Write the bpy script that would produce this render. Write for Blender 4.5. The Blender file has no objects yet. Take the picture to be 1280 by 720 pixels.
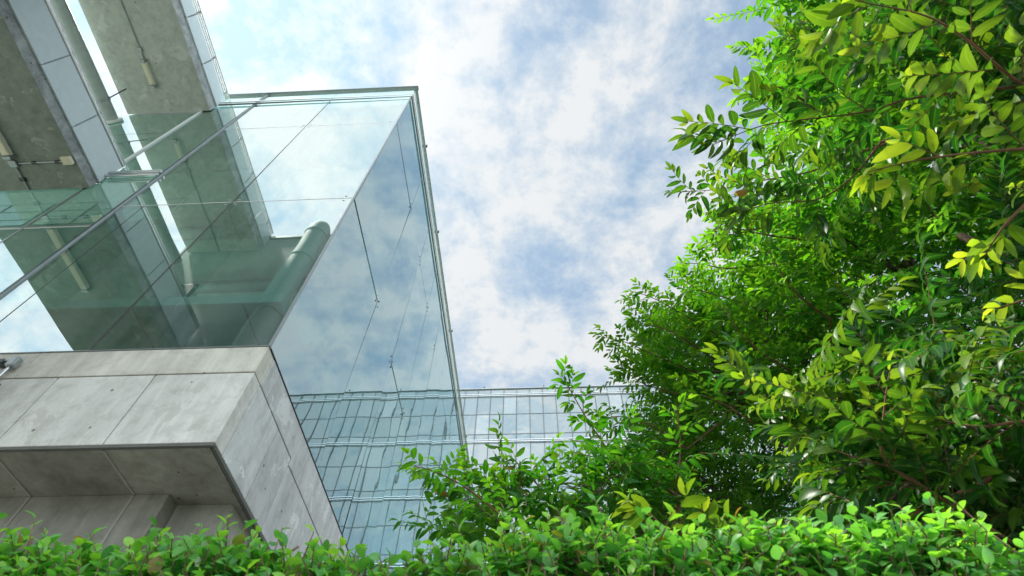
import bpy, bmesh, math, random
import numpy as np
from mathutils import Vector, Matrix
random.seed(4); RNG = np.random.default_rng(11)
sc = bpy.context.scene
COL = sc.collection
R = math.radians
PI = math.pi
GZ = -1.6            # ground level: the camera stands at the origin, eye height 1.6 m

# ------------------------------------------------------------------ materials
def new_mat(name):
    m = bpy.data.materials.new(name); m.use_nodes = True
    nt = m.node_tree; nt.nodes.clear()
    out = nt.nodes.new('ShaderNodeOutputMaterial')
    return m, nt, out
def N(nt, kind, **kw):
    n = nt.nodes.new(kind)
    for k, v in kw.items():
        if k.startswith('i_'):
            key = k[2:]
            n.inputs[int(key) if key.isdigit() else key.replace('_', ' ')].default_value = v
        else: setattr(n, k, v)
    return n
def ramp(nt, fac, stops):
    r = nt.nodes.new('ShaderNodeValToRGB'); cr = r.color_ramp
    while len(cr.elements) < len(stops): cr.elements.new(.5)
    for e, (p, c) in zip(cr.elements, stops): e.position = p; e.color = c if len(c) == 4 else (*c, 1)
    nt.links.new(fac, r.inputs[0]); return r.outputs[0]
def noise(nt, vec, scale, detail=6, rough=.6, dist=0):
    n = N(nt, 'ShaderNodeTexNoise'); n.inputs['Scale'].default_value = scale; n.inputs['Detail'].default_value = detail
    n.inputs['Roughness'].default_value = rough; n.inputs['Distortion'].default_value = dist
    if vec is not None: nt.links.new(vec, n.inputs['Vector'])
    return n.outputs['Fac']
def mixc(nt, fac, a, b, mode='MIX'):
    m = N(nt, 'ShaderNodeMix', data_type='RGBA', blend_type=mode)
    for sock, v in ((0, fac), (6, a), (7, b)):
        if isinstance(v, (int, float)): m.inputs[sock].default_value = v
        elif isinstance(v, tuple): m.inputs[sock].default_value = v if len(v) == 4 else (*v, 1)
        else: nt.links.new(v, m.inputs[sock])
    return m.outputs[2]
def math_n(nt, op, a, b=None, clamp=False):
    m = N(nt, 'ShaderNodeMath', operation=op, use_clamp=clamp)
    for i, v in enumerate((a, b)):
        if v is None: continue
        if isinstance(v, (int, float)): m.inputs[i].default_value = v
        else: nt.links.new(v, m.inputs[i])
    return m.outputs[0]

def concrete(name, base, dark, scale=1.0, stain=.5, warm=(1, 1, 1), patch=None):
    m, nt, out = new_mat(name)
    geo = N(nt, 'ShaderNodeNewGeometry'); pos = geo.outputs['Position']
    info = N(nt, 'ShaderNodeObjectInfo')
    big = noise(nt, pos, 1.1 * scale, 8, .62, .6)
    mp = N(nt, 'ShaderNodeMapping'); mp.inputs['Scale'].default_value = (7, 7, .9); nt.links.new(pos, mp.inputs[0])
    streak = noise(nt, mp.outputs[0], .9, 6, .65, .3)
    fine = noise(nt, pos, 60, 5, .7)
    mid = noise(nt, pos, 7 * scale, 8, .7, .4)
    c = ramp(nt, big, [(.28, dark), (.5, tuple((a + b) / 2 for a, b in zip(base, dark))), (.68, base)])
    st = ramp(nt, streak, [(.3, (1 - stain, 1 - stain, 1 - stain * 1.05)), (.62, (1, 1, 1))])
    c = mixc(nt, .8, c, st, 'MULTIPLY')
    bl = ramp(nt, mid, [(.36, (.72, .71, .69)), (.52, (1, 1, 1)), (.72, (1.08, 1.08, 1.07))])
    c = mixc(nt, .55, c, bl, 'MULTIPLY')
    fi = ramp(nt, fine, [(.3, (.86, .86, .86)), (.6, (1, 1, 1))])
    c = mixc(nt, .5, c, fi, 'MULTIPLY')
    if patch:
        pn = noise(nt, pos, 2.6, 9, .68, .5)
        pm = ramp(nt, pn, [(.585, (0, 0, 0)), (.60, (1, 1, 1))])
        c = mixc(nt, math_n(nt, 'MULTIPLY', pm, .6), c, patch)
    tint = math_n(nt, 'ADD', math_n(nt, 'MULTIPLY', info.outputs['Random'], .22), .86)
    vt = N(nt, 'ShaderNodeCombineColor')
    for i in range(3): nt.links.new(tint, vt.inputs[i])
    c = mixc(nt, 1.0, c, vt.outputs[0], 'MULTIPLY')
    # pin holes
    vo = N(nt, 'ShaderNodeTexVoronoi', feature='F1'); vo.inputs['Scale'].default_value = 4.5; nt.links.new(pos, vo.inputs['Vector'])
    hole = ramp(nt, vo.outputs['Distance'], [(.05, (.2, .2, .19)), (.075, (1, 1, 1))])
    c = mixc(nt, .8, c, hole, 'MULTIPLY')
    b = N(nt, 'ShaderNodeBsdfPrincipled'); b.inputs['Roughness'].default_value = .88; b.inputs['Specular IOR Level'].default_value = .25
    nt.links.new(c, b.inputs['Base Color'])
    bmp = N(nt, 'ShaderNodeBump'); bmp.inputs['Strength'].default_value = .35; bmp.inputs['Distance'].default_value = .012
    h = math_n(nt, 'ADD', math_n(nt, 'MULTIPLY', mid, .7), math_n(nt, 'MULTIPLY', fine, .25))
    nt.links.new(h, bmp.inputs['Height']); nt.links.new(bmp.outputs[0], b.inputs['Normal'])
    nt.links.new(b.outputs[0], out.inputs[0]); return m

def plain(name, col, rough=.6, metal=0., var=.12, scale=8, spec=.5, bump=0.):
    m, nt, out = new_mat(name)
    geo = N(nt, 'ShaderNodeNewGeometry')
    n = noise(nt, geo.outputs['Position'], scale, 5, .6)
    lo = tuple(c * (1 - var) for c in col); hi = tuple(min(1, c * (1 + var)) for c in col)
    c = ramp(nt, n, [(.3, lo), (.7, hi)])
    b = N(nt, 'ShaderNodeBsdfPrincipled'); b.inputs['Roughness'].default_value = rough; b.inputs['Metallic'].default_value = metal
    b.inputs['Specular IOR Level'].default_value = spec
    nt.links.new(c, b.inputs['Base Color'])
    if bump:
        bm_ = N(nt, 'ShaderNodeBump'); bm_.inputs['Strength'].default_value = bump; bm_.inputs['Distance'].default_value = .01
        nt.links.new(n, bm_.inputs['Height']); nt.links.new(bm_.outputs[0], b.inputs['Normal'])
    nt.links.new(b.outputs[0], out.inputs[0]); return m

def mirror_glass(name, r0, refl, tint, wave=.012, wscale=.9, grime=.10):
    """coated facade glass: part mirror, part clear tinted"""
    m, nt, out = new_mat(name)
    geo = N(nt, 'ShaderNodeNewGeometry')
    lw = N(nt, 'ShaderNodeLayerWeight'); lw.inputs['Blend'].default_value = .5
    p5 = math_n(nt, 'POWER', lw.outputs['Facing'], 5.0)
    fac = math_n(nt, 'ADD', math_n(nt, 'MULTIPLY', p5, 1 - r0), r0, True)
    gl = N(nt, 'ShaderNodeBsdfGlossy'); gl.inputs['Roughness'].default_value = 0.0; gl.inputs['Color'].default_value = (*refl, 1)
    tr = N(nt, 'ShaderNodeBsdfTransparent'); tr.inputs['Color'].default_value = (*tint, 1)
    bm_ = N(nt, 'ShaderNodeBump'); bm_.inputs['Strength'].default_value = wave; bm_.inputs['Distance'].default_value = 1.0
    nt.links.new(noise(nt, geo.outputs['Position'], wscale, 1.5, .4), bm_.inputs['Height'])
    nt.links.new(bm_.outputs[0], gl.inputs['Normal'])
    mx = N(nt, 'ShaderNodeMixShader'); nt.links.new(fac, mx.inputs[0]); nt.links.new(tr.outputs[0], mx.inputs[1]); nt.links.new(gl.outputs[0], mx.inputs[2])
    # thin film of dust, run down in streaks
    mpg = N(nt, 'ShaderNodeMapping'); mpg.inputs['Scale'].default_value = (2.2, 2.2, .35); nt.links.new(geo.outputs['Position'], mpg.inputs[0])
    df = N(nt, 'ShaderNodeBsdfDiffuse'); df.inputs['Color'].default_value = (.55, .58, .55, 1)
    dn = ramp(nt, noise(nt, mpg.outputs[0], 2.2, 7, .65), [(.35, (0, 0, 0)), (.8, (grime,) * 3)])
    m2 = N(nt, 'ShaderNodeMixShader'); nt.links.new(dn, m2.inputs[0]); nt.links.new(mx.outputs[0], m2.inputs[1]); nt.links.new(df.outputs[0], m2.inputs[2])
    nt.links.new(m2.outputs[0], out.inputs[0]); return m
def clear_glass(name, tint, r0=.04, grime=.0):
    m, nt, out = new_mat(name)
    lw = N(nt, 'ShaderNodeLayerWeight'); lw.inputs['Blend'].default_value = .5
    fac = math_n(nt, 'ADD', math_n(nt, 'MULTIPLY', math_n(nt, 'POWER', lw.outputs['Facing'], 5.0), 1 - r0), r0, True)
    gl = N(nt, 'ShaderNodeBsdfGlossy'); gl.inputs['Roughness'].default_value = 0.02
    tr = N(nt, 'ShaderNodeBsdfTransparent'); tr.inputs['Color'].default_value = (*tint, 1)
    mx = N(nt, 'ShaderNodeMixShader'); nt.links.new(fac, mx.inputs[0]); nt.links.new(tr.outputs[0], mx.inputs[1]); nt.links.new(gl.outputs[0], mx.inputs[2])
    nt.links.new(mx.outputs[0], out.inputs[0]); return m

def leaf_mat(name, old, old2, young, young2, trans=.45, rough=.42, spec=.3):
    """tint.r = how young the leaf is, tint.g = chance"""
    m, nt, out = new_mat(name)
    at = N(nt, 'ShaderNodeAttribute', attribute_name='tint')
    sp = N(nt, 'ShaderNodeSeparateColor'); nt.links.new(at.outputs['Color'], sp.inputs[0])
    geo = N(nt, 'ShaderNodeNewGeometry')
    o = mixc(nt, sp.outputs[1], old, old2); y = mixc(nt, sp.outputs[1], young, young2)
    c = mixc(nt, sp.outputs[0], o, y)
    mott = ramp(nt, noise(nt, geo.outputs['Position'], 45, 3, .6), [(.3, (.82, .85, .8)), (.7, (1.1, 1.08, 1.05))])
    c = mixc(nt, .7, c, mott, 'MULTIPLY')
    # pale midrib: tint.b = distance from the rib
    rib = ramp(nt, sp.outputs[2], [(.0, (1, 1, 1)), (.16, (0, 0, 0))])
    c = mixc(nt, math_n(nt, 'MULTIPLY', rib, .35), c, (.22, .3, .08))
    c = mixc(nt, at.outputs['Alpha'], (.24, .13, .04), c)      # a few withered leaves
    b = N(nt, 'ShaderNodeBsdfPrincipled'); b.inputs['Roughness'].default_value = rough; b.inputs['Specular IOR Level'].default_value = spec
    nt.links.new(c, b.inputs['Base Color'])
    t = N(nt, 'ShaderNodeBsdfTranslucent')
    tc = mixc(nt, 1.0, c, (2.05, 2.15, .6), 'MULTIPLY')
    nt.links.new(tc, t.inputs['Color'])
    mx = N(nt, 'ShaderNodeMixShader'); mx.inputs[0].default_value = trans
    nt.links.new(b.outputs[0], mx.inputs[1]); nt.links.new(t.outputs[0], mx.inputs[2])
    nt.links.new(mx.outputs[0], out.inputs[0]); return m

M = {}
M['concrete'] = concrete('concrete', (.69, .68, .64), (.56, .555, .52), stain=.30, patch=(.44, .43, .38))
M['concrete_cap'] = concrete('concrete_cap', (.62, .60, .53), (.47, .46, .40), stain=.3)
M['concrete_side'] = concrete('concrete_side', (.64, .65, .65), (.50, .51, .515), stain=.3, patch=(.74, .75, .75))
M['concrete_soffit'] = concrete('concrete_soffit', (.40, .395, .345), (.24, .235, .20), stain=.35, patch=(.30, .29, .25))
M['concrete_deck'] = concrete('concrete_deck', (.40, .46, .40), (.29, .335, .285), stain=.25, patch=(.50, .54, .47))
M['concrete_veiled'] = concrete('concrete_veiled', (.64, .68, .63), (.52, .57, .52), stain=.2, patch=(.70, .74, .69))  # upper deck: veiling sun glare put into a paler concrete colour
M['concrete_edge'] = concrete('concrete_edge', (.62, .66, .67), (.28, .31, .32), scale=4, stain=.3)
M['joint'] = plain('joint', (.33, .325, .29), .9, bump=.2)
M['lip'] = plain('lip', (.12, .12, .11), .9)
M['steel'] = plain('steel', (.55, .57, .57), .3, .9, .08)
M['grey_metal'] = plain('grey_metal', (.30, .33, .33), .4, .6, .1)
M['dark_metal'] = plain('dark_metal', (.05, .06, .06), .45, .3)
M['coping_metal'] = plain('coping_metal', (.16, .18, .18), .4, .4, .1)
M['frame_dark'] = plain('frame_dark', (.09, .11, .11), .5, .2)
M['white_paint'] = plain('white_paint', (.75, .78, .76), .5, 0, .05)
M['panel_blue'] = plain('panel_blue', (.62, .72, .75), .4, 0, .04)
M['pipe_grey'] = plain('pipe_grey', (.36, .44, .42), .45, 0, .08)
M['silicone'] = plain('silicone', (.04, .05, .05), .5)
M['floor_pale'] = plain('floor_pale', (.62, .70, .66), .6)
M['ceiling'] = plain('ceiling', (.66, .70, .66), .7)
M['partition'] = plain('partition', (.72, .78, .74), .6, var=.06, scale=1.5)
M['dark_wall'] = plain('dark_wall', (.26, .30, .27), .7)
M['glass_front'] = mirror_glass('glass_front', .39, (.92, .98, .96), (.36, .64, .58), .003)
M['glass_side'] = mirror_glass('glass_side', .50, (.76, .95, 1.0), (.13, .33, .32), .0035)
M['glass_clear'] = clear_glass('glass_clear', (.90, .97, .95), .02)
M['glass_fin'] = clear_glass('glass_fin', (.80, .93, .89), .05)
M['glass_parapet'] = mirror_glass('glass_parapet', .12, (.9, 1, .98), (.72, .90, .87))
M['lamp_cover'] = plain('lamp_cover', (.72, .70, .50), .4, var=.04)
M['rear_wall'] = plain('rear_wall', (.46, .52, .49), .7, var=.15, scale=.8)
M['duct'] = plain('duct', (.50, .57, .55), .7, 0, .06)
M['office_glass'] = None
M['bark'] = plain('bark', (.14, .10, .07), .9, 0, .4, 25, .2, .6)
M['twig'] = plain('twig', (.17, .085, .05), .8, 0, .3, 40, .2)
M['hedge_twig'] = plain('hedge_twig', (.22, .14, .09), .85, 0, .35, 40, .2)
M['leaf_mid'] = leaf_mat('leaf_mid', (.016, .108, .011), (.036, .18, .012), (.15, .34, .018), (.28, .43, .035), .48)
M['leaf_near'] = leaf_mat('leaf_near', (.009, .060, .012), (.018, .098, .012), (.19, .33, .022), (.40, .45, .05), .36, .42, .3)
M['leaf_hedge'] = leaf_mat('leaf_hedge', (.055, .23, .06), (.15, .40, .12), (.22, .49, .05), (.34, .56, .07), .42, .45, .4)

# ------------------------------------------------------------------ object helpers
def obj(name, me, mats, parent=None):
    o = bpy.data.objects.new(name, me); COL.objects.link(o)
    for m in (mats if isinstance(mats, (list, tuple)) else [mats]): me.materials.append(m)
    if parent is not None: o.parent = parent; o.matrix_parent_inverse = Matrix.Identity(4)
    if parent is not None:
        w = Vector((0, 0, 0)); p = parent
        while p is not None: w += p.location; p = p.parent
        o.location = -w                 # meshes are written in world coordinates
    return o
def thing(name, label, cat, loc=(0, 0, 0), group=None):
    o = bpy.data.objects.new(name, None); COL.objects.link(o); o.location = loc; o.empty_display_size = .2
    o['label'] = label; o['category'] = cat
    if group: o['group'] = group
    return o
def tag(o, label, cat, group=None):
    o['label'] = label; o['category'] = cat
    if group: o['group'] = group
    return o

class MB:
    """collects boxes, tubes and lathes for one mesh"""
    def __init__(s): s.v = []; s.f = []; s.m = []; s.smooth = []
    def add(s, vs, fs, mi=0, smooth=False):
        b = len(s.v); s.v += [tuple(v) for v in vs]
        for f in fs: s.f.append(tuple(b + i for i in f)); s.m.append(mi); s.smooth.append(smooth)
        return s
    def box(s, x0, x1, y0, y1, z0, z1, mi=0, mis=None):
        vs = [(x, y, z) for x in (x0, x1) for y in (y0, y1) for z in (z0, z1)]
        fs = [(0, 1, 3, 2), (4, 6, 7, 5), (0, 4, 5, 1), (2, 3, 7, 6), (0, 2, 6, 4), (1, 5, 7, 3)]  # -x +x -y +y -z +z
        b = len(s.v); s.v += vs
        for i, f in enumerate(fs):
            s.f.append(tuple(b + k for k in f)); s.m.append(mis[i] if mis else mi); s.smooth.append(False)
        return s
    def tube(s, pts, rad, n=8, mi=0, caps=True):
        pts = [Vector(p) for p in pts]; rads = rad if isinstance(rad, (list, tuple)) else [rad] * len(pts)
        t0 = (pts[1] - pts[0]).normalized(); up = Vector((0, 0, 1)) if abs(t0.z) < .9 else Vector((1, 0, 0))
        u = t0.cross(up).normalized(); vs = []
        for i, p in enumerate(pts):
            t = (pts[min(i + 1, len(pts) - 1)] - pts[max(i - 1, 0)]).normalized()
            u = (u - t * u.dot(t)).normalized(); w = t.cross(u)
            vs += [p + (u * math.cos(2 * PI * k / n) + w * math.sin(2 * PI * k / n)) * rads[i] for k in range(n)]
        fs = []
        for i in range(len(pts) - 1):
            for k in range(n):
                a, b = i * n + k, i * n + (k + 1) % n
                fs.append((a, b, b + n, a + n))
        s.add(vs, fs, mi, True)
        if caps:
            s.add(vs[:n], [tuple(range(n))[::-1]], mi); s.add(vs[-n:], [tuple(range(n))], mi)
        return s
    def mesh(s, name, bevel=0):
        me = bpy.data.meshes.new(name); me.from_pydata(s.v, [], s.f)
        me.polygons.foreach_set('material_index', s.m); me.polygons.foreach_set('use_smooth', s.smooth)
        me.update()
        if bevel:
            bm = bmesh.new(); bm.from_mesh(me); bmesh.ops.remove_doubles(bm, verts=bm.verts, dist=1e-5)
            bmesh.ops.bevel(bm, geom=[e for e in bm.edges], offset=bevel, segments=2, profile=.5, affect='EDGES', clamp_overlap=True)
            bm.to_mesh(me); bm.free()
        return me
    def build(s, name, mats, parent=None, bevel=0): return obj(name, s.mesh(name, bevel), mats, parent)

# ------------------------------------------------------------------ foliage helpers (numpy)
def leaf_shape(stations, widths, fold, arch, tipdroop=0):
    """one leaf along +X, unit length; returns verts (n,3), faces, rib distance"""
    v = [(0, 0, 0)]; rib = [0]; f = []
    for s, w in zip(stations, widths):
        z = arch * math.sin(PI * s) - tipdroop * s * s
        v += [(s, w, z + fold * w), (s, 0, z), (s, -w, z + fold * w)]; rib += [1, 0, 1]
    v.append((1, 0, -tipdroop)); rib.append(.5)
    f += [(0, 2, 1), (0, 3, 2)]
    for i in range(len(stations) - 1):
        a = 1 + 3 * i
        f += [(a, a + 1, a + 4, a + 3), (a + 1, a + 2, a + 5, a + 4)]
    a = 1 + 3 * (len(stations) - 1); t = len(v) - 1
    f += [(a, a + 1, t), (a + 1, a + 2, t)]
    return np.array(v), f, np.array(rib, float)
LEAF_LONG = leaf_shape((.09, .30, .60, .86), (.085, .165, .165, .095), .30, .08, .18)
LEAF_FAR = leaf_shape((.26, .66), (.17, .165), .35, .05, .12)
LEAF_OVAL = leaf_shape((.10, .34, .64, .87), (.20, .34, .32, .19), .25, .03, .06)
def norm(a): return a / (np.linalg.norm(a, axis=-1, keepdims=True) + 1e-9)

class Leaves:
    """fast builder for thousands of leaves plus twigs in one mesh"""
    def __init__(s, shape, sober=.85): s.sober = sober; s.dead = .001; s.shape = shape; s.p = []; s.d = []; s.u = []; s.l = []; s.y = []; s.w = []; s.tw = MB()
    def add(s, p, d, up, length, young, width=1.0):
        s.p.append(p); s.d.append(d); s.u.append(up); s.l.append(length); s.y.append(young); s.w.append(width)
    def mesh(s, name):
        V, F, RIB = s.shape; n = len(s.p)
        p = np.array(s.p); d = norm(np.array(s.d)); u = np.array(s.u); L = np.array(s.l)[:, None, None]
        side = norm(np.cross(u, d)); nrm = np.cross(d, side); W = np.array(s.w)[:, None, None]
        cur = RNG.uniform(-.25, 1.3, n)[:, None, None]          # each leaf bends its own way
        vx, vy, vz = V[None, :, 0:1], V[None, :, 1:2], V[None, :, 2:3]
        vz2 = vz * 1.0 - cur * .30 * vx * vx
        P = p[:, None, :] + L * (vx * d[:, None, :] + vy * W * side[:, None, :] + vz2 * nrm[:, None, :])
        nv = len(V); verts = P.reshape(-1, 3)
        loops = []; sizes = []
        for f in F: sizes.append(len(f)); loops += list(f)
        loops = np.array(loops); nl = len(loops); sizes = np.array(sizes)
        allloops = (loops[None, :] + (np.arange(n) * nv)[:, None]).reshape(-1)
        allsizes = np.tile(sizes, n)
        col = np.ones((n, nv, 4)); col[:, :, 0] = np.clip(np.array(s.y), 0, 1)[:, None]; col[:, :, 1] = RNG.random(n)[:, None]; col[:, :, 2] = RIB[None, :]; col[:, :, 3] = 1 - (RNG.random(n) < s.dead)[:, None] * RNG.uniform(.4, 1, (n, 1))
        col = col.reshape(-1, 4); mat = np.zeros(len(allsizes), int)
        if s.tw.v:
            b = len(verts); verts = np.vstack([verts, np.array(s.tw.v)])
            tl = np.array([i + b for f in s.tw.f for i in f]); allloops = np.concatenate([allloops, tl])
            ts = np.array([len(f) for f in s.tw.f]); allsizes = np.concatenate([allsizes, ts])
            mat = np.concatenate([mat, np.ones(len(ts), int)]); col = np.vstack([col, np.ones((len(s.tw.v), 4))])
        me = bpy.data.meshes.new(name)
        me.vertices.add(len(verts)); me.vertices.foreach_set('co', verts.astype(np.float32).reshape(-1))
        me.loops.add(len(allloops)); me.loops.foreach_set('vertex_index', allloops.astype(np.int32))
        me.polygons.add(len(allsizes))
        starts = np.concatenate([[0], np.cumsum(allsizes)[:-1]])
        me.polygons.foreach_set('loop_start', starts.astype(np.int32)); me.polygons.foreach_set('loop_total', allsizes.astype(np.int32))
        me.polygons.foreach_set('material_index', mat.astype(np.int32)); me.polygons.foreach_set('use_smooth', np.ones(len(allsizes), bool))
        at = me.color_attributes.new('tint', 'FLOAT_COLOR', 'POINT'); at.data.foreach_set('color', col.astype(np.float32).reshape(-1))
        me.update(calc_edges=True); me.validate(); return me
    def spray(s, p0, d, length, leaf_len, gap, young_tip=.5, young_base=0., droop=.35, roll=None, twig_r=.0016, tip_whorl=True):
        """a drooping twig with two ranks of alternate leaves"""
        d = norm(np.array(d, float)); up = np.array([0, 0, 1.]);
        if abs(d[2]) > .93: up = np.array([.3, -.9, .2])
        side = norm(np.cross(up, d)); nrm = np.cross(d, side)
        a = RNG.normal(0, .35) if roll is None else roll
        side, nrm = side * math.cos(a) + nrm * math.sin(a), nrm * math.cos(a) - side * math.sin(a)
        n = max(4, int(length / gap)); pts = []
        bend = RNG.normal(0, .12)
        for i in range(n + 1):
            t = i / n
            pts.append(np.array(p0) + d * length * t + side * bend * length * t * t + np.array([0, 0, -1]) * droop * length * t * t * .5)
        k = [0, n // 3, 2 * n // 3, n]
        s.tw.tube([pts[i] for i in k], [twig_r, twig_r * .8, twig_r * .6, twig_r * .4], 4, 1, False)
        for i in range(1, n + 1):
            t = i / n; sg = 1 if i % 2 else -1
            tang = norm(pts[i] - pts[i - 1]); ang = R(RNG.uniform(42, 66)) * (1 - .35 * t)
            ld = tang * math.cos(ang) + side * sg * math.sin(ang) + nrm * RNG.normal(.12, .16) + np.array([0, 0, -.34 + RNG.normal(0, .18)])
            y = young_base + (young_tip - young_base) * max(0, (t - .45) / .55) ** 1.5 + RNG.normal(0, .06)
            ll = leaf_len * RNG.uniform(.62, 1.16) * (1 - .38 * max(0, t - .6) / .4) * (.75 + .25 * min(1, t * 4))
            s.add(pts[i], ld, nrm + RNG.normal(0, .22, 3), ll, y, RNG.uniform(.85, 1.15))
        s.add(pts[-1], tang + RNG.normal(0, .15, 3), nrm, leaf_len * .7, young_tip, .9)
        return pts
    def clump(s, c, axis, r, n, leaf_len, gap, young, twig=.42):
        c = np.array(c); out = c - np.array(axis); out[2] *= .6; out = norm(out)
        ymean = young
        for _ in range(n):
            d = norm(out * .75 + RNG.normal(0, .75, 3) + np.array([0, 0, .1])); d[2] = max(d[2], -.3)
            p0 = c + RNG.normal(0, r * .42, 3) - d * twig * .45
            yy = max(0, RNG.normal(ymean, .22)) if RNG.random() < s.sober else RNG.uniform(.5, .95)
            s.spray(p0, d, twig * RNG.uniform(.7, 1.25), leaf_len, gap, yy, yy * .25, RNG.uniform(.1, .6))
def branch(name, pts, parent, lv, leaf_len, twig_len, young, gap=.034, r0=.0048, spacing=.065, label=None, young_base=.15, mats=None, twist=0.0):
    """a leafy branch: curved stem with side twigs and a leafy end"""
    pts = [np.array(p, float) for p in pts]
    # resample with Catmull-Rom
    out = []
    for i in range(len(pts) - 1):
        a, b, c, d = pts[max(i - 1, 0)], pts[i], pts[i + 1], pts[min(i + 2, len(pts) - 1)]
        for t in np.linspace(0, 1, 7)[:-1]:
            out.append(.5 * (2 * b + (c - a) * t + (2 * a - 5 * b + 4 * c - d) * t * t + (3 * b - a - 3 * c + d) * t ** 3))
    out.append(pts[-1]); out = np.array(out)
    seg = np.linalg.norm(np.diff(out, axis=0), axis=1); L = seg.sum(); cum = np.concatenate([[0], np.cumsum(seg)])
    rad = [r0 * (1 - .75 * c / L) for c in cum]
    lv.tw.tube(out, rad, 6, 1, False)
    q = spacing * .6; sg = 1
    while q < L - .02:
        i = np.searchsorted(cum, q) - 1; t = (q - cum[i]) / seg[i]; p = out[i] * (1 - t) + out[i + 1] * t
        tang = norm(out[i + 1] - out[i]); up = np.array([0, 0, 1.])
        side = norm(np.cross(up, tang)); f = q / L
        tl = twig_len * RNG.uniform(.65, 1.15) * (1 - .55 * f)
        d = tang * .8 + side * sg * RNG.uniform(.6, 1.) + np.array([0, 0, RNG.uniform(-.1, .45)])
        y = young * RNG.uniform(.5, 1.2) * (.55 + .6 * f)
        lv.spray(p, d, tl, leaf_len, gap, y, y * young_base, RNG.uniform(.05, .45))
        sg = -sg; q += spacing * RNG.uniform(.7, 1.3)
    lv.spray(out[-5], out[-1] - out[-5] + (out[-1] - out[-3]) * .5, np.linalg.norm(out[-1] - out[-5]) * 1.15, leaf_len * .92, gap, young * 1.2, young * .5, .15)

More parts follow.
